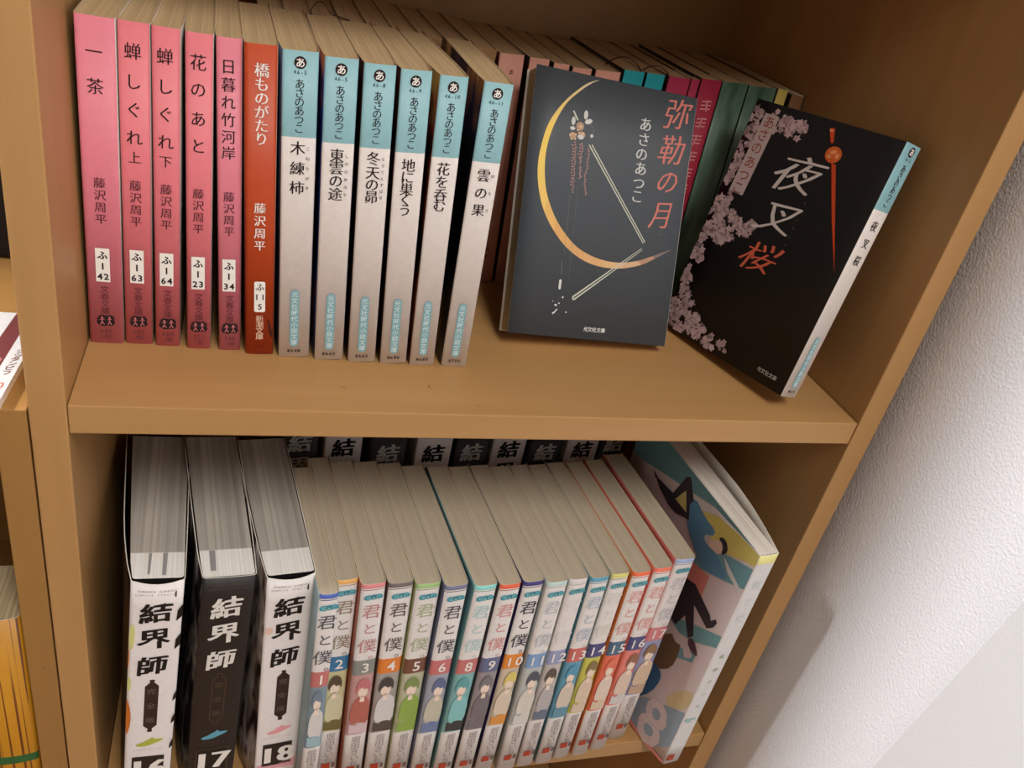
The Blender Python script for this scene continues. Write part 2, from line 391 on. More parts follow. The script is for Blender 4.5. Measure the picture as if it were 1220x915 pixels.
text('series_lettering', column('新潮文庫', c-.0001, .0205, .0103, .0040), ink((235, 200, 170)), mp, rt)
text('price_lettering', row('520', c, .0042, .0030), ink((110, 40, 20)), mp, rt)
shapes('scuff', [[(W-.0032, .0215), (W-.0022, .0190), (W-.0012, .0150), (W-.0004, .0110), (W-.0014, .0095), (W-.0026, .0135)]], ink((70, 26, 16)), mp, rt, 1)

white = [('木練柿', [.1091, .0997, .0906], 'こねりがき', '46', '5', '648', [(18, 30, 70), (36, 60, 120), (20, 16, 18)], 'widest white and teal spine, beside the orange paperback, price 648'),
         ('東雲の途', [.1083, .1025, .0964, .0900], 'しののめみち', '46', '5', '660', [(20, 50, 120), (30, 80, 170), (190, 110, 70), (10, 10, 10)], 'white and teal spine with blue cover side, second from the orange book'),
         ('冬天の昴', [.1092, .1025, .0968, .0907], 'とうてんすばる', '46', '8', '660', [(20, 14, 14), (60, 34, 26), (14, 12, 12)], 'white and teal spine third from the orange book, price 660'),
         ('地に巣くう', [.1080, .1023, .0964, .0912, .0860], '', '46', '9', '680', [(20, 14, 14), (70, 30, 24), (14, 12, 12)], 'white and teal spine fourth from the orange book, five-character title'),
         ('花を呑む', [.1084, .1021, .0957, .0902], '', '46', '10', '680', [(40, 20, 14), (120, 50, 30), (150, 120, 60), (14, 12, 12)], 'slimmest white and teal spine, second from the right end of its row'),
         ('雲の果', [.1076, .0988, .0900], 'はたて', '46', '11', '700', [(16, 18, 34), (24, 26, 50), (110, 70, 40), (180, 150, 90)], 'rightmost white and teal spine of the row, dark patterned cover side, price 700')]
def bunko_spine(rt, W, title, tv, ruby, a, b, yen, tsz=.0068):
    c = W*.49; mp = spine_map(EP + .0001); m2 = spine_map(EP + .0002)
    shapes('emblem', [ell(c, .1462, .0026, .0026, 22)], BLK, mp, rt)
    text('emblem_lettering', [('あ', c, .1461, .0042)], WHT, m2, rt, .015)
    text('code_lettering', row(a + '-' + b, c, .1422, .0024, .62), ink((60, 90, 96)), mp, rt)
    text('author_lettering', column('あさのあつこ', c, .1373, .1180, .0048, .95), BLK, mp, rt, -.012, None, .016)
    text('title_lettering', [(ch, c - .0003, v, tsz) for ch, v in zip(title, tv)], BLK, mp, rt, -.010, None, .022)
    if ruby:
        text('ruby_lettering', column(ruby, c + .0042, tv[0], tv[-1], .0019), BLK, mp, rt)
    shapes('series_pill', [pill(c-.0022, .0060, c+.0022, .0385)], TEALP, mp, rt)
    text('series_lettering', column('光文社時代小説文庫', c, .0358, .0085, .0033), ink((205, 222, 222)), m2, rt, .01)
    text('price_lettering', row('¥' + yen, c, .0036, .0026, .66), BLK, mp, rt, .01)
for i, (tt, tv, ruby, a, b, yen, cov, lab) in enumerate(white):
    xf, xt, W, y = FR[6+i]; lean = math.asin((xt-xf)/BH)
    rt = book('paperback_book', lab, 'book', upright(xf, y, 0, W, lean, YAW[6+i]), W, BD, BH, [(.1140, WHITE), (BH, TEAL)],
              mottle('dark_cover_art', cov, 55), mat((40, 30, 34), .4), PG_BUNKO, 'white and teal paperbacks on the upper shelf', r=.0012, follow=.0010, rim=(190, 166, 130))
    bunko_spine(rt, W, tt, tv, ruby, a, b, yen)

# ---------------------------------------------------------------- back row of paperbacks
SALM = mat((222, 160, 140), .45); TEAL2 = mat((40, 160, 170), .4); MAG = mat((168, 44, 76), .5); RED = mat((158, 34, 58), .5)
GRN = mottle('green_cover', [(56, 84, 66), (84, 112, 92), (104, 126, 110)], 70); YEL = mat((205, 180, 96), .45); BRN = mat((150, 112, 74), .45)
brown = mat((110, 58, 40), .45); dk = mat((28, 22, 22), .5)
BY = 0.1600
back = [(.0665, .0735, .0130, .1490, mat((120, 190, 185), .4), 'back row paperback with teal spine top, behind the orange book'),
        (.0812, .0870, .0135, .1490, BRN, None), (.0955, .1015, .0135, .1486, BRN, None), (.1095, .1160, .0140, .1488, BRN, None),
        (.1245, .1310, .0140, .1486, BRN, None), (.1395, .1460, .0140, .1480, BRN, None), (.1545, .1610, .0140, .1476, BRN, None),
        (.1695, .1760, .0145, .1472, BRN, None), (.1850, .1915, .0150, .1470, BRN, None),
        (.2160, .2082, .0152, .1458, SALM, 'back row paperback, pale pink spine seen beside the last white-spined book'),
        (.2330, .2268, .0126, .1460, SALM, 'back row pale pink paperback, top just left behind the grey moon book'),
        (.2475, .2420, .0102, .1452, SALM, 'narrowest pale pink back row paperback behind the grey moon book'),
        (.2600, .2543, .0125, .1446, SALM, 'pale pink back row paperback, third top above the grey moon book'),
        (.2745, .2694, .0165, .1452, SALM, 'wider pale pink back row paperback, next to the teal pair'),
        (.2920, .2878, .0138, .1478, TEAL2, 'left teal paperback of the pair in the back row'),
        (.3070, .3030, .0124, .1482, TEAL2, 'right teal paperback of the pair in the back row'),
        (.3215, .3180, .0150, .1486, MAG, 'back row magenta paperback behind the right corner of the grey moon book'),
        (.3375, .3338, .0062, .1490, MAG, 'thin magenta paperback squeezed between two red spines in the back row'),
        (.3447, .3403, .0146, .1505, RED, 'red paperback with pale lettering in the back row'),
        (.3600, .3556, .0185, .1510, GRN, 'thick green paperback in the back row, left of the other green one'),
        (.3792, .3750, .0205, .1512, GRN, 'second green paperback of the back row, behind the black blossom book')]
back.append((.4003, .3962, .0078, .1520, YEL, 'thin yellow paperback near the right end of the back row'))
def faint_marks(u, v, n, s):      # lettering too blurred in the dark to be read: only its strokes
    out = []
    for k in range(n):
        y = v - k*s*1.3
        for j in range(3): out.append(stroke([(u - s*.4, y + s*(j-1)*.28), (u + s*.4, y + s*(j-1)*.28 + s*.05)], s*.09))
        out.append(stroke([(u + random.uniform(-.2, .2)*s, y - s*.42), (u, y + s*.42)], s*.10))
    return out
for i, (xf, xt, W, H, m, lab) in enumerate(back):
    lean = math.asin((xt-xf)/H); g = None
    if lab is None: lab = 'back row paperback showing only yellowed page tops behind the white-spined row'; g = 'hidden back row paperbacks'
    lm = brown if i == 9 else dk
    rt = book('paperback_book', lab, 'book', upright(xf, BY + .001*random.random(), 0, W, lean), W, BD, H, [(H, m)], lm,
              mat((110, 50, 34), .45) if i == 9 else dk, PG_BUNKO, g or 'back row paperbacks on the upper shelf', r=.001, follow=.0006, rim=(170, 148, 116))
    mp = spine_map(EP+.0001)
    if i == 9:
        shapes('spine_lettering', faint_marks(W*.55, H-.010, 1, .003), ink((120, 70, 60)), mp, rt)
        shapes('foot_lettering', faint_marks(W*.55, .024, 2, .004), ink((120, 70, 60)), mp, rt)
    if i == 18:
        shapes('spine_lettering', faint_marks(W*.5, H-.016, 9, .0085), ink((226, 150, 150)), mp, rt)
rt = book('paperback_book', 'brown paperback at the right end of the back row, by the side panel', 'book', upright(.4090, BY+.002, 0, .0100, 0), .0100, BD, .1495,
          [(.1495, mat((130, 92, 60), .5))], dk, dk, PG_BUNKO, 'back row paperbacks on the upper shelf')

# silk bookmarks curling out of the back row
def ribbon(label, pts, w, c, r0=0.0):
    V, F = [], []
    for i, p in enumerate(pts):
        V += [(p[0], p[1]-w/2, p[2]), (p[0], p[1]+w/2, p[2]), (p[0]+.0003, p[1]+w/2, p[2]+.0004), (p[0]+.0003, p[1]-w/2, p[2]+.0004)]
    for i in range(len(pts)-1):
        a, b = i*4, i*4+4
        for k in range(4): F.append((a+k, a+(k+1) % 4, b+(k+1) % 4, b+k))
    F += [(3, 2, 1, 0), tuple(len(V)-4+k for k in range(4))]
    o = link('bookmark_ribbon', V, F, mat(c, .7)); tag(o, label, 'bookmark'); return o
def arc(x0, y0, x1, y1, zb, h, n=12):
    return [(x0+(x1-x0)*i/n, y0+(y1-y0)*i/n, zb + h*math.sin(math.pi*i/n)**.8) for i in range(n+1)]
ribbon('dark silk bookmark looped on page tops behind the white-spined row', arc(.1010, .168, .1110, .160, .1495, .006)[:12] + [(.112, .160, .1505), (.117, .158, .1500), (.121, .158, .1494)], .0022, (70, 40, 28))
ribbon('brown silk bookmark arching above the teal pair in the back row', arc(.2790, .172, .3010, .166, .1470, .0065), .0024, (78, 40, 22))
ribbon('short brown silk bookmark above the right teal paperback', arc(.3040, .170, .3200, .167, .1480, .0035), .0022, (78, 40, 22))

# ---------------------------------------------------------------- grey book with the crescent moon
def fit(pos, R): 
    return Matrix(((R[0][0], R[0][1], R[0][2], pos[0]), (R[1][0], R[1][1], R[1][2], pos[1]), (R[2][0], R[2][1], R[2][2], pos[2]), (0, 0, 0, 1)))
GREY = mat((74, 79, 84), .55)
MM = fit((.3217, .0716, .0062), ((-.03514, -.99879, .03452), (.91224, -.01795, .40925), (-.40814, .04587, .91177)))
rt = book('paperback_book', 'dark grey paperback facing out, golden crescent moon and hairpin on its cover', 'book', MM, .0148, .105, .150,
          [(.1135, WHITE), (.150, TEAL)], GREY, mat((225, 222, 215), .4), PG_MOON, gap=.0004)
D = .105
K = .001
def cm(e): return cover_map(D, e)
outer = [(39.3, 148.7), (33.5, 146.4), (28.0, 142.3), (18.9, 133.0), (11.1, 120.3), (7.8, 106.1), (7.3, 93.7), (9.6, 81.9), (14.1, 70.9), (21.1, 61.1), (30.6, 52.2), (42.8, 45.9), (56.2, 43.5), (69.3, 44.5), (80.8, 47.9), (89.3, 52.5), (99.9, 59.1)]
inner = [(37.7, 147.8), (34.5, 145.8), (29.0, 141.4), (20.6, 132.6), (14.8, 120.9), (11.9, 109.8), (11.2, 99.5), (12.6, 88.0), (15.6, 78.6), (22.5, 66.8), (32.9, 56.3), (42.1, 51.0), (54.1, 47.8), (65.9, 47.5), (77.5, 49.8), (87.5, 53.9), (99.6, 59.15)]
cols = [(196, 178, 150), (214, 190, 150), (224, 196, 130), (232, 200, 110), (236, 200, 96), (236, 202, 100), (236, 200, 104), (234, 194, 106), (226, 178, 104), (216, 164, 100), (212, 160, 104), (214, 166, 112), (216, 176, 126), (206, 168, 130), (176, 136, 110), (130, 116, 106)]
def catmull(p, k):
    out = []
    for i in range(len(p)-1):
        a, b, c_, d = p[max(0, i-1)], p[i], p[i+1], p[min(len(p)-1, i+2)]
        for j in range(k):
            t = j/k
            out.append(tuple(.5*(2*b[q] + (c_[q]-a[q])*t + (2*a[q]-5*b[q]+4*c_[q]-d[q])*t*t + (3*b[q]-a[q]-3*c_[q]+d[q])*t**3) for q in (0, 1)))
    return out + [p[-1]]
outer = catmull(outer, 4); inner = catmull(inner, 4); cols = [c_ for c_ in cols for _ in range(4)]
V, F, I, MS = [], [], [], []
def lerp(a, b, t): return (a[0]+(b[0]-a[0])*t, a[1]+(b[1]-a[1])*t)
mpm = cm(.00015)
for i in range(len(outer)):
    for p in (outer[i], lerp(outer[i], inner[i], .5), inner[i]): V.append(mpm(p[0]*K, p[1]*K))
for i in range(len(outer)-1):
    MS.append(ink(cols[i]))
    for k in range(2): F.append((i*3+k, i*3+k+1, i*3+4+k, i*3+3+k)); I.append(i)
link('crescent_print', V, F, MS, rt, I)
S = lambda pts: [(a*K, b*K) for a, b in pts]
CR = ink((196, 196, 180))
shapes('hairpin_print', [stroke(S([(37.2, 111.9), (80.2, 60.6)]), [.0008, .0006]), stroke(S([(39.0, 112.2), (81.2, 61.4)]), [.0007, .0006]),
       stroke(S([(79.6, 57.6), (38.2, 24.2)]), [.0003, .0010]), stroke(S([(80.0, 56.6), (38.9, 22.6)]), [.0003, .0009]), stroke(S([(38.2, 24.4), (38.8, 22.4)]), .001),
       stroke(S([(25.1, 129.0), (28.5, 124.2)]), .0010)], CR, cm(.00018), rt)
shapes('petal_print', [ell(33.1*K, 128*K, 1.3*K, 2.6*K, 12), ell(35.2*K, 124.6*K, 2.5*K, 1.4*K, 12, .4), ell(25.8*K, 123.5*K, 1.2*K, 2.4*K, 12), ell(25.8*K, 119.4*K, 1.6*K, 1.1*K, 10),
       ell(31.4*K, 115.3*K, 2.0*K, 1.4*K, 10), ell(38.2*K, 117.0*K, 1.0*K, 1.0*K, 10)], ink((206, 204, 198)), cm(.00020), rt)
shapes('blossom_print', [ell(30.3*K, 121.2*K, 2.5*K, 2.4*K, 14), ell(31.9*K, 116.6*K, 2.3*K, 2.0*K, 14), ell(26.4*K, 115.4*K, 2.3*K, 1.8*K, 12)], ink((176, 146, 120)), cm(.00019), rt)
dots = [ell((26.9+dx)*K, (114.9+dy)*K, .7*K, .6*K, 7) for dx, dy in [(-2, .6), (-1, -1.5), (1.2, -1.2), (1.2, 1.4), (-.6, 1.8), (3.2, 2.6), (2.2, 4.0)]]
shapes('blossom_tips_print', dots + [ell(30.6*K, 121*K, .9*K, .9*K, 8), ell(32.4*K, 117.2*K, .8*K, .8*K, 8)], ink((222, 180, 140)), cm(.00022), rt)
beads = []
for (x0, y0, x1, y1, n) in [(28.7, 111.9, 30.4, 84.0, 22), (27.4, 110.0, 28.6, 88, 14), (32.9, 111.8, 33.2, 101, 11), (33.6, 98.5, 34.0, 92.4, 8), (37.3, 109.5, 37.6, 96, 12), (36.8, 95, 38.5, 83.8, 11), (31.6, 111, 31.8, 104, 5)]:
    for k in range(n):
        t = k/(n-1); beads.append(ell((x0+(x1-x0)*t+random.uniform(-.5, .5))*K, (y0+(y1-y0)*t)*K, .62*K, .42*K, 6))
shapes('bead_strand_print', beads, ink((176, 132, 126)), cm(.00021), rt)
shapes('ring_print', [stroke(S([(36.1, 123.0), (38.0, 122.2), (39.0, 120.2), (39.0, 118.0), (37.8, 115.4)]), .00035), stroke(S([(33, 104), (33.3, 98)]), .0003),
       stroke(S([(29.0, 83), (29.4, 48)]), .00018), stroke(S([(28.5, 44.3), (29.5, 36.7)]), .00035), stroke(S([(33.2, 88), (34.2, 34)]), .00012)], ink((120, 122, 120)), cm(.00018), rt)
shapes('splash_print', [pill(28.4*K, 27.7*K, 29.9*K, 33.6*K), ell(27.9*K, 18.5*K, .9*K, .6*K, 8), ell(31.8*K, 23.4*K, .6*K, .6*K, 8), ell(29.8*K, 19.7*K, .5*K, .4*K, 8),
       stroke(S([(26.4, 13.4), (27.6, 14.2), (29.2, 16.3)]), [.0012, .0008, .0006]), ell(35*K, 14.9*K, .5*K, .5*K, 8), ell(25.8*K, 20.6*K, .35*K, .3*K, 6)], ink((210, 212, 208)), cm(.0002), rt)
ttl = ink((206, 120, 108))
text('title_lettering', [('弥', 92.4*K, 138.2*K, .0195, .95, -.02), ('勒', 91.6*K, 117.2*K, .0190, .95), ('の', 91.4*K, 98.6*K, .0165, .95), ('月', 90.2*K, 78.6*K, .0180, .9)], ttl, cm(.0002), rt, -.008, lambda x, y: (x + .10*y + .03*math.sin(6*y), y + .10*x), .012)
text('author_lettering', [(c_, u*K, v*K, .0086) for c_, (u, v) in zip('あさのあつこ', [(71.9, 129.0), (71.8, 120.3), (71.6, 111.9), (72.2, 103.5), (72.2, 95.0), (72.0, 87.4)])], ink((206, 206, 202)), cm(.0002), rt, -.006, None, .02)
text('publisher_lettering', row('光文社文庫', 54.7*K, 6.1*K, .0030, .96), ink((214, 214, 208)), cm(.0002), rt, .015)
text('ruby_lettering', column('みろくのつき', 91.6*K, .0700, .0560, .0015), ink((120, 110, 106)), cm(.0002), rt)
bunko_spine(rt, .0148, '弥勒の月', [.1085, .1024, .0963, .0902], '', '46', '1', '552')

# ---------------------------------------------------------------- black book with the blossom
BLACK = mat((24, 22, 23), .52)
MB = fit((.3683, .0115, .0104), ((.93801, -.29267, .18568), (.27167, .9535, .13048), (-.21523, -.07195, .97391)))
rt = book('paperback_book', 'black paperback with pale blossoms and red hairpin, leaning on the right side panel', 'book', MB, .0150, .105, .150,
          [(.1135, WHITE), (.150, TEAL)], BLACK, mat((60, 50, 50), .4), PG_BUNKO, r=.0011)
bunko_spine(rt, .0150, '夜叉桜', [.1050, .0950, .0850], '', '46', '2', '619', .0062)
BLS = ink((178, 148, 148))
pts = [(24.8, 140.8), (30.5, 139.1), (36.4, 140.0), (39.5, 142.6), (18.9, 142.5), (19.5, 135.8), (4.1, 142.2), (3, 136.3), (4.8, 132.1), (4.9, 123.1), (4.1, 115.8), (3.5, 107.6), (6.3, 111.6), (3.9, 100.3), (5.9, 127.2),
       (4.3, 87.2), (11.1, 88.3), (6.2, 78.8), (5.5, 69.5), (14.5, 74.9), (25.4, 76.4), (36.0, 77.9), (30.0, 73.6), (2.6, 63.9), (2.7, 56.2), (17.5, 64.7), (22.6, 68.7), (3.1, 48.5), (7.9, 49.6), (2.6, 37.3), (2.8, 53.4), (5.4, 32.0), (5.1, 27.1), (4.4, 17.1),
       (14.5, 16.6), (25.6, 14.3), (7.7, 8.7), (21.6, 10.1), (16.2, 3.7), (28.7, 4.6), (40.2, 5.4), (49.6, 7.5), (42.4, 2.7), (10.7, 6.4), (3.2, 79.5), (9, 82), (14, 82), (20, 79), (10, 74), (19, 72), (8, 67), (12, 68), (33, 77), (12, 12), (20, 14), (34, 8), (5, 12), (25, 8), (12, 20), (9, 26)]
P = []
for (a, b) in pts:
    for k in range(9):
        x = a + random.gauss(0, 2.4); y = b + random.gauss(0, 2.0); rr = random.uniform(1.0, 2.7)
        if x < .3 or x > 60 or y < .8 or y > 149: continue
        n = 10; ph = random.uniform(0, 6)
        q = [((x + rr*(1+.38*math.sin(5*t+ph))*math.cos(t))*K, (y + rr*(1+.38*math.sin(5*t+ph))*math.sin(t)*.9)*K) for t in [2*math.pi*j/n for j in range(n)]]
        P.append([(max(.0003, min(.103, u)), max(.0004, min(.1497, v))) for u, v in q])
for j, tone in enumerate([(150, 122, 124), (176, 146, 146), (190, 160, 158)]):
    shapes('blossom_print', P[j::3], ink(tone), cm(.00013 + .00003*j), rt)
shapes('author_strip_print', [S([(10.2, 143.4), (21.3, 143.1), (19.4, 94.2), (7.8, 94.4)])], ink((186, 164, 158)), cm(.00024), rt)
text('author_lettering', [(c_, u*K, v*K, .0082, 1.05) for c_, (u, v) in zip('あさのあつこ', [(15.7, 138.7), (15.2, 130.9), (14.7, 122.8), (14.4, 113.9), (14.1, 105.6), (13.5, 97.6)])], ink((140, 50, 40)), cm(.00028), rt)
hw = lambda x, y: (x + .18*y + .04*math.sin(6*y), y + .12*x + .02*math.sin(8*x))
text('title_lettering', [('夜', 50.6*K, 116.2*K, .0240, 1.35), ('叉', 51*K, 90*K, .0220, 1.35)], ink((206, 192, 184)), cm(.00025), rt, -.012, hw, .018)
text('red_title_lettering', [('桜', 50.4*K, 65.0*K, .0200, 1.35)], ink((206, 96, 70)), cm(.00025), rt, -.012, hw, .018)
shapes('hairpin_print', [S([(57, 145.6), (60.5, 146.2), (63.6, 138.6), (61.9, 138.1)]), S([(68.1, 128.2), (71.2, 128.2), (100.9, 74.3), (84.2, 100.3)])], ink((196, 70, 36)), cm(.00022), rt)
shapes('bead_print', [ell(66.9*K, 132.7*K, 5.4*K, 4.6*K, 20)], ink((206, 96, 44)), cm(.00024), rt)
shapes('bead_petal_print', [ell(66.2*K, 134.0*K, 2.4*K, 1.2*K, 10, .4), ell(69.6*K, 132.6*K, 1.2*K, 1.6*K, 10), ell(64.6*K, 131.2*K, 1.4*K, 1.0*K, 10), ell(58.9*K, 144.6*K, 1.3*K, .7*K, 8)], ink((228, 150, 96)), cm(.00026), rt)
text('publisher_lettering', row('光文社文庫', 90*K, 7.1*K, .0030, 1.0), ink((176, 168, 160)), cm(.0002), rt, .01)
text('ruby_lettering', column('やしゃざくら', 63.4*K, .1030, .0780, .0017), ink((130, 120, 116)), cm(.0002), rt)

# ---------------------------------------------------------------- lower shelf: thick comics (front three)
TW = mat((232, 225, 222), .5); TB = mat((33, 26, 24), .5)
TD, TH = .128, .1822
def bow(amp, fan=0.0, k=.42, low=None):
    def f(y, z):
        if y <= 0: return 0.0
        q = min(1, max(0, z)/.18)
        a = amp*(.2 + .8*q) if low is None else low + (amp-low)*q
        return a*math.sin(min(1.0, y/(TD*k))*math.pi/2) + fan*(.25 + .75*q)*(y/TD)**.8
    return f
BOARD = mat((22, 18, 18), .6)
CAL = lambda x, y: (x*1.04 + .01*y + .02*math.sin(7*y), (y + .06*x + .03*math.sin(6*x))*.95)
def thick_spine(rt, W, white_, num, blob, H=TH, full=True, xo=0.0):
    c = W*.5 + xo; mp = spine_map(.00050); m2 = spine_map(.00062); m3 = spine_map(.00074)
    fg = ink((26, 20, 18)) if white_ else ink((222, 216, 208)); faint = ink((172, 164, 160)) if white_ else ink((92, 76, 66))
    amp = (.0024 if full and white_ else 0.0)
    ms = lambda u, v, d=0.0: (u, -.0006 - d - amp*1.04*max(0, (v/H - .9)/.1)*4*(u/W)*(1 - u/W), v)
    text('series_lettering', row('SHONEN SUNDAY', c, .1770, .0022, .68) + row('COMICS SPECIAL', c, .1741, .0022, .68), faint, ms, rt)
    text('title_lettering', [('結', c, .1598, .0170, .92), ('界', c - .0002, .1396, .0175, .92), ('師', c - .0006, .1188, .0170, .92)], fg, mp, rt, .012, CAL, .022)
    if not full: return
    lt = [(0, .1075), (.0014, .1072), (.0011, .1052), (.0036, .1020), (.0036, .0680), (.0011, .0652), (.0014, .0625), (0, .0622)]
    poly = [(c+a, b) for a, b in lt] + [(c-a, b) for a, b in lt[::-1][1:-1]]
    if white_: shapes('lantern_print', [poly], ink((52, 36, 32)), mp, rt)
    else:
        rim = poly + [poly[0]]
        shapes('lantern_print', [stroke([rim[i], rim[i+1]], .00028) for i in range(len(rim)-1)], ink((104, 78, 50)), mp, rt)
    text('edition_lettering', column('完全版', c, .0975, .0730, .0052), ink((112, 96, 96)) if white_ else ink((96, 78, 60)), m2, rt, .0)
    shapes('shell_print', [[(c+a*K, .0528+b*K) for a, b in [(-7.5, -2.4), (-5, -3.6), (-1, -3.4), (3, -1.4), (6.5, .6), (8, 2.6), (5, 2.4), (2.6, 2.8), (1.6, 4.6), (.4, 2.6), (-1.6, 1.8), (-3, .2), (-6, -.8)]]], blob, mp, rt, 1)
    text('subtitle_lettering', row('KEKKAISHI', c, .0462, .0019, 1.0), faint, mp, rt)
    shapes('number_plate', [rect(c-.0088, .0180, c+.0088, .0398) if white_ else rect(c-.0092, .0176, c+.0092, .0402)], ink((44, 34, 30)) if white_ else ink((96, 78, 56)), mp, rt)
    if not white_: shapes('number_plate_field', [rect(c-.0088, .0180, c+.0088, .0398)], ink((34, 26, 24)), m2, rt)
    text('number_lettering', row(num, c, .0288, .0215, .52), ink((232, 226, 218)), m3, rt, .0, None, .045)
art16 = mottle('cover_art_dark', [(16, 10, 12), (24, 16, 16), (70, 30, 14), (60, 60, 26)], 70, (1, 1, .35))
art17 = mottle('cover_art_smoke', [(20, 16, 18), (36, 28, 28), (150, 142, 134), (34, 26, 26)], 80, (1, 1, .35))
art18 = mottle('cover_art_warm', [(40, 26, 24), (150, 130, 118), (205, 196, 188), (90, 60, 46)], 70, (1, 1, .35))
dkm = mat((28, 22, 24), .4)
Z16 = math.radians(3.1)
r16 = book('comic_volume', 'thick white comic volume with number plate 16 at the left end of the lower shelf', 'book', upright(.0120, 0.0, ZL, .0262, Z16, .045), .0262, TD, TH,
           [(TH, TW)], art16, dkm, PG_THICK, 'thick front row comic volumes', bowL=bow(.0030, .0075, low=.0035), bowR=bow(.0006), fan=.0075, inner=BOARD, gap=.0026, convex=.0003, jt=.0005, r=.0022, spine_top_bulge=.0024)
thick_spine(r16, .0262, True, '16', ink((178, 182, 70)))
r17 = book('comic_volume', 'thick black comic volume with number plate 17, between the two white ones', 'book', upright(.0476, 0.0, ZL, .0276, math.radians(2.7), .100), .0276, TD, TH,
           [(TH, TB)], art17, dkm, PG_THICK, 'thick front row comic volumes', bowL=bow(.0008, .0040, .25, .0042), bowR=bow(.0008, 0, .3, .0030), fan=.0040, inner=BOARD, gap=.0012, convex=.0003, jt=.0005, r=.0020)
thick_spine(r17, .0276, False, '17', ink((96, 160, 180)))
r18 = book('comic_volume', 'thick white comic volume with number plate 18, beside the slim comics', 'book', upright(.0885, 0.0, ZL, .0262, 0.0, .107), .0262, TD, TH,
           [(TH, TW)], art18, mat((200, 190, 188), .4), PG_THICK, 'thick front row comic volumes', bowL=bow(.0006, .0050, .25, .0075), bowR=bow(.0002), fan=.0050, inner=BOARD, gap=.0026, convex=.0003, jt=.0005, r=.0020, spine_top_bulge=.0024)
thick_spine(r18, .0262, True, '18', ink((232, 160, 165)))
mp = spine_map(.0005)
shapes('brush_mark_print', [[(.0262-.0001, a+.013), (.0262-.0026, a+.008), (.0262-.0030, a), (.0262-.0001, a+.004)] for a in (.1530, .1310)] + [[(.0261, a+.010), (.0262-.0016, a+.005), (.0262-.0020, a), (.0261, a+.003)] for a in (.0880, .0680, .0450)], ink((24, 18, 18)), mp, r16)
shapes('leaf_print', [[(.0004, .150), (.0026, .153), (.0034, .146), (.0030, .136), (.0008, .130)], [(.0004, .112), (.0020, .110), (.0024, .102), (.0006, .098)]], ink((204, 202, 128)), mp, r16, 2)
shapes('flame_print', [[(.0003, .094), (.0014, .090), (.0030, .078), (.0022, .066), (.0004, .060)], [(.0003, .135), (.0009, .131), (.0009, .121), (.0003, .117)]], ink((190, 104, 34)), mp, r16, 1)
shapes('blush_print', [ell(.0030, .142, .0022, .0030, 12)], ink((226, 190, 176)), mp, r18)
shapes('colour_block_print', [[(.0016, .014), (.0246, .014), (.0246, .026), (.0130, .018), (.0016, .020)]], ink((222, 160, 168)), spine_map(.0005), r18)

for rr_, ms in ((r16, [(.0078, .0090, .006), (.0148, .0168, .005)]), (r17, [(.0046, .0074, .006)])):
    shapes('page_edge_print', [[(a, y_), (b_, y_), (b_ + .0004, .0216), (a, .0216)] for a, b_, y_ in ms], ink((150, 148, 146)), lambda u, v: (u, v, TH - .00072), rr_)
# back row of the same comics
kpos = [(.1136, .1529, 0), (.1431, .1478, 1), (.1740, .1413, 0), (.2072, .1417, 1), (.2365, .1435, 0), (.2666, .1476, 1), (.2948, .1443, 0), (.3269, .1485, 1), (.3576, .1575, 0)]
klab = ['black comic spine behind the others, directly right of the thick front volumes', 'leftmost white spine in the back row of comics, behind the slim ones',
        'second black spine visible in the back row of comics, from the left', 'second white spine visible in the back row of comics, from the left',
        'black comic spine in the middle of the back row', 'third white spine in the back row of comics, right of the middle black one',
        'fourth black spine in the back row of comics, from the left', 'rightmost white spine in the back row of comics', 'black spine at the right end of the back row of comics, beside the large volume']
smoke = mottle('cover_art_pale', [(150, 146, 140), (190, 186, 178), (60, 50, 48)], 60)
for i, (x, y, wh) in enumerate(kpos):
    W = .0262 if not wh else .0266
    if i == 8: W = .0240
    rt = book('comic_volume', klab[i], 'book', upright(x - W/2, min(y, .1565), ZL, W, 0), W, .1235 if i != 8 else .122, TH, [(TH, TW if wh else TB)], smoke if wh else mat((34, 34, 44), .4),
              dkm, PG_THICK, 'back row comic volumes on the lower shelf', r=.002)
    thick_spine(rt, W, bool(wh), '', None, full=False)

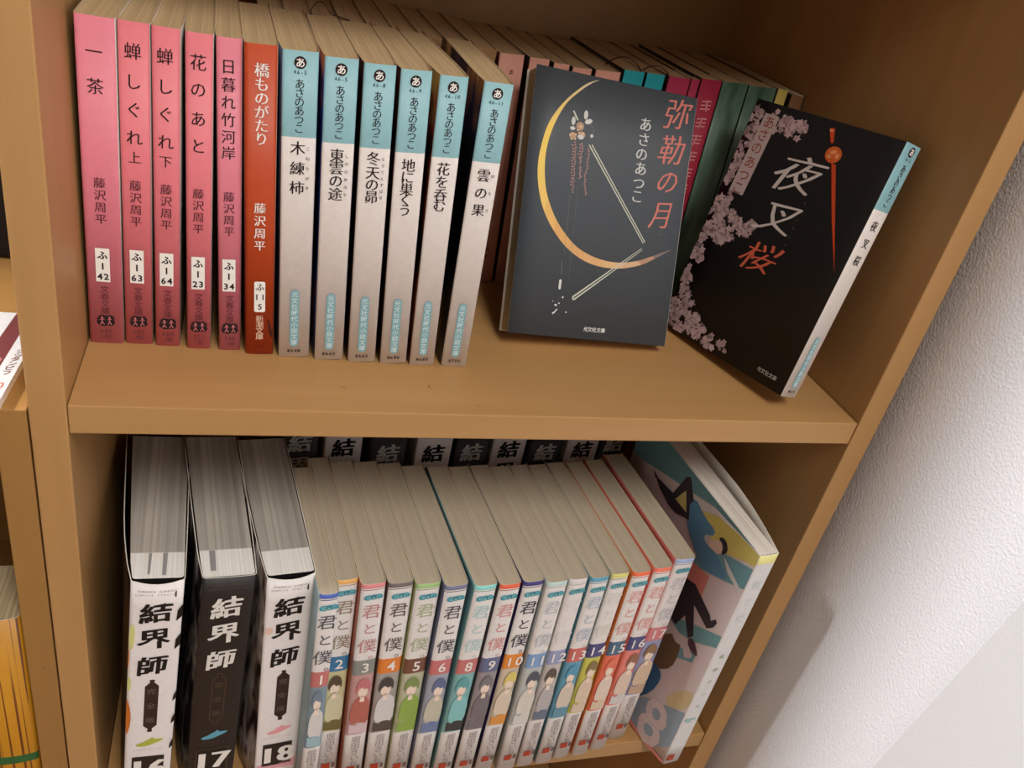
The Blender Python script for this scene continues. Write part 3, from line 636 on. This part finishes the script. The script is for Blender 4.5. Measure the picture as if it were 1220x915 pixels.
# ---------------------------------------------------------------- slim comics 1-17
MD, MH = .112, .1812
slim = [
 ('1', .1157, .1152, .0110, -.0122, (58, 88, 176), (150, 188, 198), (204, 108, 104), (86, 84, 92), (120, 146, 162), (112, 130, 150), (226, 222, 220), (160, 196, 208)),
 ('2', .1272, .1240, .0134, -.0020, (240, 172, 84), (222, 196, 160), (34, 112, 166), (150, 130, 112), (214, 206, 150), (74, 56, 36), (222, 214, 172), (112, 96, 46)),
 ('3', .1426, .1380, .0142, -.0060, (226, 126, 128), (184, 84, 50), (132, 138, 132), (186, 132, 132), (206, 150, 146), (206, 112, 118), (186, 92, 76), (226, 196, 202)),
 ('4', .1576, .1530, .0148, -.0060, (98, 86, 84), (78, 64, 54), (240, 124, 34), (96, 84, 80), (170, 162, 156), (60, 50, 50), (226, 222, 220), (74, 62, 52)),
 ('5', .1726, .1684, .0146, -.0075, (152, 194, 112), (156, 166, 92), (112, 60, 40), (172, 176, 140), (196, 196, 160), (128, 148, 78), (142, 178, 66), (142, 178, 66)),
 ('6', .1876, .1844, .0140, -.0100, (104, 106, 138), (74, 84, 124), (210, 108, 108), (88, 80, 84), (160, 166, 184), (90, 104, 148), (206, 200, 176), (106, 124, 172)),
 ('8', .2028, .2016, .0139, -.0110, (128, 216, 206), (112, 176, 176), (206, 108, 104), (176, 206, 204), (120, 186, 186), (88, 166, 168), (130, 204, 204), (46, 42, 42)),
 ('9', .2177, .2163, .0136, -.0110, (236, 84, 46), (58, 48, 50), (88, 98, 142), (212, 150, 146), (150, 140, 144), (118, 112, 118), (112, 102, 108), (112, 102, 108)),
 ('10', .2334, .2312, .0134, -.0095, (48, 38, 112), (36, 30, 92), (246, 138, 34), (58, 54, 66), (214, 196, 170), (238, 212, 104), (232, 214, 190), (236, 150, 56)),
 ('11', .2492, .2454, .0138, -.0105, (186, 214, 208), (186, 196, 192), (122, 164, 216), (190, 192, 196), (196, 200, 198), (72, 76, 88), (228, 220, 206), (226, 222, 214)),
 ('12', .2642, .2600, .0126, -.0090, (226, 216, 216), (190, 186, 180), (150, 160, 204), (228, 222, 220), (206, 196, 190), (84, 72, 60), (188, 182, 184), (100, 112, 136)),
 ('13', .2784, .2738, .0130, -.0084, (74, 152, 186), (76, 136, 156), (214, 98, 88), (182, 192, 204), (84, 158, 192), (80, 156, 194), (226, 210, 190), (92, 148, 172)),
 ('14', .2925, .2884, .0128, -.0060, (226, 216, 108), (176, 172, 150), (58, 58, 122), (222, 218, 206), (214, 206, 76), (138, 112, 66), (232, 208, 178), (230, 206, 178)),
 ('15', .3070, .3030, .0130, -.0055, (246, 94, 48), (238, 116, 40), (58, 94, 126), (222, 164, 156), (244, 104, 74), (240, 112, 84), (240, 216, 196), (232, 206, 176)),
 ('16', .3222, .3188, .0134, -.0027, (246, 108, 78), (240, 128, 106), (58, 62, 122), (224, 162, 156), (242, 128, 112), (150, 96, 70), (236, 206, 186), (222, 218, 214)),
 ('17', .3388, .3366, .0150, .0040, (160, 180, 226), (232, 126, 112), (226, 128, 130), (196, 190, 196), (150, 156, 196), (148, 106, 74), (228, 198, 168), (206, 170, 140))]
MWH = mat((226, 220, 216), .38)
words = {'1': 'pinkish red', '2': 'blue', '3': 'grey', '4': 'orange', '5': 'dark brown', '6': 'pink', '8': 'red', '9': 'slate blue', '10': 'bright orange', '11': 'sky blue', '12': 'lavender',
         '13': 'coral', '14': 'navy', '15': 'dark teal', '16': 'indigo', '17': 'rose'}
SKIN = ink((236, 214, 196)); LT = ink((68, 150, 164)); LT2 = ink((176, 214, 216)); REDM = ink((168, 60, 34))
def mute(c): return tuple(int(v*.80 + g*.20) for v, g in zip(c, (150, 142, 136)))
for (num, xf, xt, W, y, top, lf, bx, ttlc, bg, hair, body, low) in slim:
    top, lf, bx, bg, hair, body, low = [mute(q) for q in (top, lf, bx, bg, hair, body, low)]
    lean = math.atan((xt-xf)/.180)
    ml = mat(lf, .4); mb = mat(bg, .4)
    bands = [(.0500, MWH), (.1062, mb), (.1192, mat(bx, .4)), (.1764, MWH), (.1770, ink(tuple(int(v*.8) for v in top))), (.1778, MWH), (MH, mat(top, .4))]
    rt = book('comic_volume', 'slim comic volume with white number %s on a %s block' % (num, words[num]), 'book', upright(xf, y, ZL, W, lean, .083), W, MD, MH, bands, ml, ml, PG_MANGA,
              'slim numbered comic volumes', r=.0026, follow=.0004, jt=.00022, rim=(206, 194, 170))
    c = W*.52; m1 = spine_map(.00050); m2 = spine_map(.00062); m3 = spine_map(.00074); m4 = spine_map(.00086); hw_ = W/2 - .0014
    q = [ell(c-.0026, .1711, .0026, .0021, 14), ell(c+.0002, .1713, .0024, .0020, 14), ell(c+.0030, .1715, .0024, .0020, 14)]
    shapes('logo_print', q, LT, m1, rt)
    text('logo_lettering', row('GxC', c+.0002, .1713, .0036, .72), LT2, m2, rt, .0)
    text('title_lettering', [('君', c, .1598, .0118, .95), ('と', c, .1458, .0098, .95), ('僕', c - .0002, .1315, .0122, .95), ('。', c + .0052, .1236, .0085)], ink(ttlc), m1, rt, 0.0)
    text('number_lettering', row(num, c + .0004, .1126, .0112, .58, .92), ink((238, 230, 224)), m1, rt, .012)
    # plain coloured cut-out shapes standing for the spine picture
    k = hw_/.0058; s = random.uniform(-.0012, .0012)
    yb = .051
    shapes('picture_lower_print', [[(c-hw_, yb+.001), (c+hw_, yb-.0002), (c+hw_, yb+.012), (c+.001, yb+.013), (c-.002, yb+.008), (c-hw_, yb+.010)]], ink(low), m1, rt)
    shapes('picture_body_print', [[(c-hw_, yb+.010+s), (c+hw_*.2, yb+.011), (c+hw_, yb+.009), (c+hw_, yb+.030), (c+hw_*.5, yb+.035), (c+s, yb+.037), (c-hw_*.5, yb+.034), (c-hw_, yb+.028)]], ink(body), m2, rt, 1)
    shapes('picture_face_print', [ell(c+s, yb+.0400, .0030*k, .0048, 14), [(c+s-.001, yb+.037), (c+s+.001, yb+.037), (c+s+.0016, yb+.031), (c+s-.0014, yb+.031)]], SKIN, m3, rt)
    shapes('picture_hair_print', [[(c+s-.0040*k, yb+.0385), (c+s-.0046*k, yb+.0450), (c+s-.0024*k, yb+.0515), (c+s+.0014*k, yb+.0525), (c+s+.0044*k, yb+.0480), (c+s+.0044*k, yb+.0400), (c+s+.0030*k, yb+.0440), (c+s+.0008*k, yb+.0422), (c+s-.0006*k, yb+.0448), (c+s-.0026*k, yb+.0425)]], ink(hair), m4, rt, 1)
    text('author_lettering', column('堀田きいち', c, .0450, .0200, .0068, .9), ink((150, 138, 134)), m1, rt, -.004)
    shapes('label_print', [rect(c-.0040, .0120, c+.0012, .0175)], REDM, m1, rt)
    shapes('label_square_print', [rect(c+.0024, .0126, c+.0044, .0170)], ink((110, 90, 84)), m1, rt)

# ---------------------------------------------------------------- large pale volume at the right
bowB = lambda y, z: (.0095*max(0, 1 - z/.10)*math.sin(min(1, y/.05)*math.pi/2)*(1 - max(0, y-.05)/.1) if y > 0 else 0.0)
bowR8 = lambda y, z: .011*math.sin(min(1.0, y/.075)*math.pi/2)
MG = Matrix.Translation((.3740, -.0202, ZL + .0003)) @ Matrix.Rotation(.1048, 4, 'Z') @ Matrix.Rotation(-.0215, 4, 'Y') @ Matrix.Rotation(.0237, 4, 'X')
PALE = mat((216, 204, 202), .42); SPW = mat((214, 212, 210), .42)
D8 = .148
rt = book('comic_volume', 'large pale comic volume with big number 8 and teal bands, right end of lower shelf', 'book', MG, .0138, D8, .2108,
          [(.2035, SPW), (.2108, mat((222, 214, 140), .42))], PALE, mat((196, 204, 204), .42), page_mat('paper_large', (190, 180, 168), (228, 220, 210), 900), bowL=bowB, bowR=bowR8, gap=.0012, wedge=.0045, r=.0012, convex=.0002)
def c8(e): return cover_map(D8, e, bowB)
clip = lambda pts: [(max(.0006, min(.1472, a*K)), max(.0006, min(.2104, b*K))) for a, b in pts]
def art(name, pts, c, e, sm=0): shapes(name, [clip(pts)], ink(c), c8(e), rt, sm, True)
art('upper_field_print', [(0, 210.4), (146, 210.4), (98.8, 206), (81.0, 200.1), (56.2, 191.7), (16.2, 178.3), (0, 174)], (104, 148, 156), .00018)
art('yellow_field_print', [(90.4, 195.2), (104.1, 203.0), (125.5, 207.6), (147.3, 210.2), (147.3, 201.0), (138.5, 197.0), (124.3, 189.1), (108.9, 184.0)], (214, 198, 110), .00022)
art('teal_band_print', [(100.2, 166.3), (123.4, 187.8), (147, 198.5), (147, 181.4), (130.0, 171.2), (100.3, 155.9)], (112, 158, 168), .00022)
art('blue_shape_print', [(75.3, 186.3), (78.9, 197.6), (94.1, 192.9), (107.6, 193.3), (107.2, 188.2), (98.6, 182.5), (103.9, 177.9), (115.4, 181.1), (130.8, 176), (128.9, 170.8), (108.6, 160.8), (90.0, 168.7), (78.7, 177.2)], (94, 144, 176), .00026, 1)
art('dark_shape_print', [(29.3, 180.8), (34.4, 177.2), (37.2, 179.6), (50.3, 181.3), (57.5, 182.6), (64.7, 203.1), (68.6, 205.8), (79.1, 194.2), (76.8, 189.1), (81.7, 178.4), (77.8, 177.3), (67.5, 172.5), (58.0, 171.3), (42.4, 174.5)], (58, 52, 60), .00028)
art('pale_cutout_print', [(61.7, 180.7), (68.9, 194.4), (76.6, 181.4)], (206, 192, 120), .00032)
art('peach_shape_print', [(108.2, 186.6), (115.0, 192.0), (119.3, 188.9), (118.5, 183.3), (111.3, 179.5), (104.6, 180.2)], (224, 200, 182), .00034, 1)
art('dark_oval_print', [(111.7, 191.8), (115.7, 195.3), (120.6, 194.9), (123.8, 189.9), (119.6, 183.3), (118.4, 190.4)], (52, 48, 58), .00038, 1)
art('pink_shape_print', [(98.9, 157.1), (117.7, 162.2), (118.3, 143.4), (113.5, 138.8), (100.7, 140.4)], (216, 138, 126), .00024)
art('white_stroke_print', [(121.5, 185.5), (123, 185.0), (146, 178.5), (144, 176.0), (130, 178.5)], (212, 214, 210), .0003)
art('dark_leg_print', [(100.2, 142.6), (109.5, 146.5), (131.4, 140.6), (133.8, 138.0), (137.4, 143.4), (139.3, 141.6), (137.7, 135.8), (133.3, 130.1), (115.2, 133.3), (125.8, 113.8), (122.2, 107.4), (111.8, 118.6), (106.9, 104.0), (98.0, 103.8)], (58, 52, 58), .0003)
art('plum_shape_print', [(122.2, 107.4), (126.6, 112.6), (136.3, 106.2), (133.7, 103.0), (125.4, 102.5)], (88, 66, 74), .00034, 1)
art('teal_band_lower_print', [(100.2, 105.7), (123.0, 121.7), (147.3, 138.0), (147.3, 127.0), (127.8, 110.5), (100.7, 95.1)], (116, 166, 170), .00022)
art('teal_patch_print', [(112.8, 90.3), (134.3, 105.7), (134.3, 96.4), (119.0, 84.6)], (124, 168, 176), .00022)
art('brown_shape_print', [(98.9, 84.6), (115.1, 104.3), (121.5, 89.7), (120.8, 74.1), (112.1, 62.7), (98.3, 56.3)], (116, 94, 70), .00026, 1)
art('blue_blob_print', [(100.0, 60.9), (113.2, 64.0), (118.0, 58.3), (115.5, 41.0), (106.2, 24.0), (98.3, 37.2)], (64, 108, 146), .00028, 1)
art('ochre_blob_print', [(128.9, 57.0), (143.1, 78.6), (147.2, 78.9), (147.2, 64.6), (142.6, 56.1), (130.2, 45.9)], (214, 198, 150), .00022, 1)
art('grey_blue_field_print', [(100.8, 18.6), (114.0, 33.5), (130.1, 45.6), (147.4, 58.7), (147.2, 19.4), (136.6, 6.8), (116.7, 1.6), (100.2, 1.6)], (150, 170, 184), .00020)
art('pink_edge_print', [(104, .6), (147.3, .6), (147.3, 3.5), (134, 2.6), (104, 4)], (226, 140, 130), .00026)
text('volume_number_lettering', [('8', 127.5*K, 23.0*K, .060, .82, 0.0)], ink((214, 200, 200)), c8(.0004), rt, .02)
m1 = spine_map(.0004)
shapes('teal_mark_print', [rect(.0012, .0505, .0100, .0525), rect(.003, .048, .0072, .0497)], ink((150, 190, 184)), m1, rt)
text('spine_lettering', column('君と僕。', .0068, .185, .140, .0078), ink((196, 204, 208)), m1, rt, -.01)
text('spine_author_lettering', column('堀田きいち', .0068, .118, .066, .0040), ink((150, 160, 130)), m1, rt)
shapes('label_print', [rect(.0012, .0040, .0072, .0105)], REDM, m1, rt)

# ---------------------------------------------------------------- low cabinet to the left with its things
LC = thing('low_cabinet', 'brown wooden low cabinet standing against the left side of the bookcase', 'cabinet', Matrix.Translation((-.25, 0, -.95)))
def lc(name, lo, hi, m, bevel=.0006): return box(name, (lo[0]+.25, lo[1], lo[2]+.95), (hi[0]+.25, hi[1], hi[2]+.95), m, LC, bevel)
lc('side_panel', (-.0288, .0005, -.95), (-.0157, .285, -.0030), WOOD_C)
lc('side_panel', (-.4600, .0005, -.95), (-.4470, .285, -.0030), WOOD_C)
lc('top_board', (-.4468, .0007, -.0170), (-.0290, .285, -.0032), WOOD_C)
lc('shelf_board', (-.4468, .002, -.345), (-.0290, .280, -.332), WOOD_C)
lc('back_panel', (-.4468, .281, -.95), (-.0290, .285, -.0152), WOOD_C, 0)
DKB = mat((24, 16, 16), .7)
o = box('dark_block', (-.40, .150, -.0029), (-.0200, .270, .26), DKB, None, .003); tag(o, 'added black block standing in for the dark area at the back of the low cabinet', 'box')  # added block; its black stands in for the darkness behind the cabinet top
dark_block_top = box('dark_block_top', (-.402, .148, .225), (-.0180, .272, .262), mat((30, 20, 20), .7), o, .003)
# yellow wood-grain patterned book
YG = bpy.data.materials.new('yellow_grain_print'); nt, b = nodes(YG)
tc = nt.nodes.new('ShaderNodeTexCoord'); mpn = nt.nodes.new('ShaderNodeMapping'); mpn.inputs['Scale'].default_value = (620, 30, 4)
nz = nt.nodes.new('ShaderNodeTexNoise'); nz.inputs['Scale'].default_value = 1.0; nz.inputs['Detail'].default_value = 2
cr = nt.nodes.new('ShaderNodeValToRGB'); cr.color_ramp.elements[0].position = .38; cr.color_ramp.elements[0].color = lin((104, 52, 16))
cr.color_ramp.elements[1].position = .42; cr.color_ramp.elements[1].color = lin((192, 132, 26))
nt.links.new(tc.outputs['Object'], mpn.inputs[0]); nt.links.new(mpn.outputs[0], nz.inputs['Vector']); nt.links.new(nz.outputs[0], cr.inputs[0]); nt.links.new(cr.outputs[0], b.inputs['Base Color'])
b.inputs['Roughness'].default_value = .45
rt = book('hardback_book', 'yellow book with brown wood-grain lines and a green band, inside the low cabinet', 'book', Matrix.Translation((-.0605, .004, -.3318)), .0300, .040, .1990,
          [(.0835, YG), (.0900, mat((40, 96, 50), .5)), (.1990, YG)], YG, YG, page_mat('paper_grey', (150, 132, 100), (190, 172, 136), 700), r=.003, convex=.0015)
# magazine lying on the cabinet
MAGT = thing('magazine', 'magazine with white strips and maroon band lying on the low cabinet', 'magazine', Matrix.Translation((-.10, .04, -.0030)))
def mg(x, y, z): return (x+.10, y-.04, z+.0030)
def quad(x0a, x1a, x0b, x1b, ya, yb): return [(x0a, ya), (x1a, ya), (x1b, yb), (x0b, yb)]
def slab(name, poly, z0, z1, m):
    V = [mg(x, y, z0) for x, y in poly] + [mg(x, y, z1) for x, y in poly]; n = len(poly)
    return link(name, V, [tuple(range(n))[::-1], tuple(range(n, 2*n))] + [(i, (i+1) % n, (i+1) % n + n, i+n) for i in range(n)], m, MAGT)
slab('pages', [(-.17, -.035), (-.0272, -.035), (-.0215, .0770), (-.165, .0770)], -.0028, .0012, mat((222, 214, 206), .6))
slab('cover', [(-.171, -.036), (-.0270, -.036), (-.0208, .0780), (-.166, .0780)], .0013, .0020, mat((206, 204, 204), .35))
slab('maroon_band', [(-.0440, -.036), (-.0348, -.036), (-.0278, .0780), (-.0345, .0780)], .00205, .0021, mat((110, 58, 58), .35))
mpg = lambda u, v: mg(u, v, .00215)
text('strip_lettering', [(ch, x, y, .0042, 1, .05) for ch, x, y in [('フ', -.0272, .0222), ('ピ', -.0270, .0262), ('ン', -.0266, .0300), ('タ', -.0262, .0338), ('ッ', -.0258, .0374), ('シ', -.0254, .0410)]], ink((110, 76, 60)), mpg, MAGT, .01)
text('strip_lettering_orange', [('ロ', -.0282, .0120, .0052, 1, .05), ('グ', -.0286, .0070, .0052, 1, .05)], ink((190, 104, 80)), mpg, MAGT, .01)
text('band_lettering', [('の', -.0338, .0330, .0060, 1, .05), ('り', -.0342, .0260, .0060, 1, .05)], ink((190, 130, 130)), mpg, MAGT, .0)

# crumb of dust on the shelf
bm = bmesh.new(); bmesh.ops.create_icosphere(bm, subdivisions=2, radius=.0011)
for v in bm.verts: v.co = Vector((v.co.x*(1+.25*math.sin(900*v.co.y)), v.co.y, v.co.z*.55 + .0004))
me = bpy.data.meshes.new('dust_crumb'); bm.to_mesh(me); bm.free(); me.materials.append(mat((170, 128, 78), .8))
o = bpy.data.objects.new('dust_crumb', me); COL.objects.link(o); o.location = (.1656, .0253, .0002); tag(o, 'tiny crumb of dust on the bare front of the upper shelf', 'crumb')
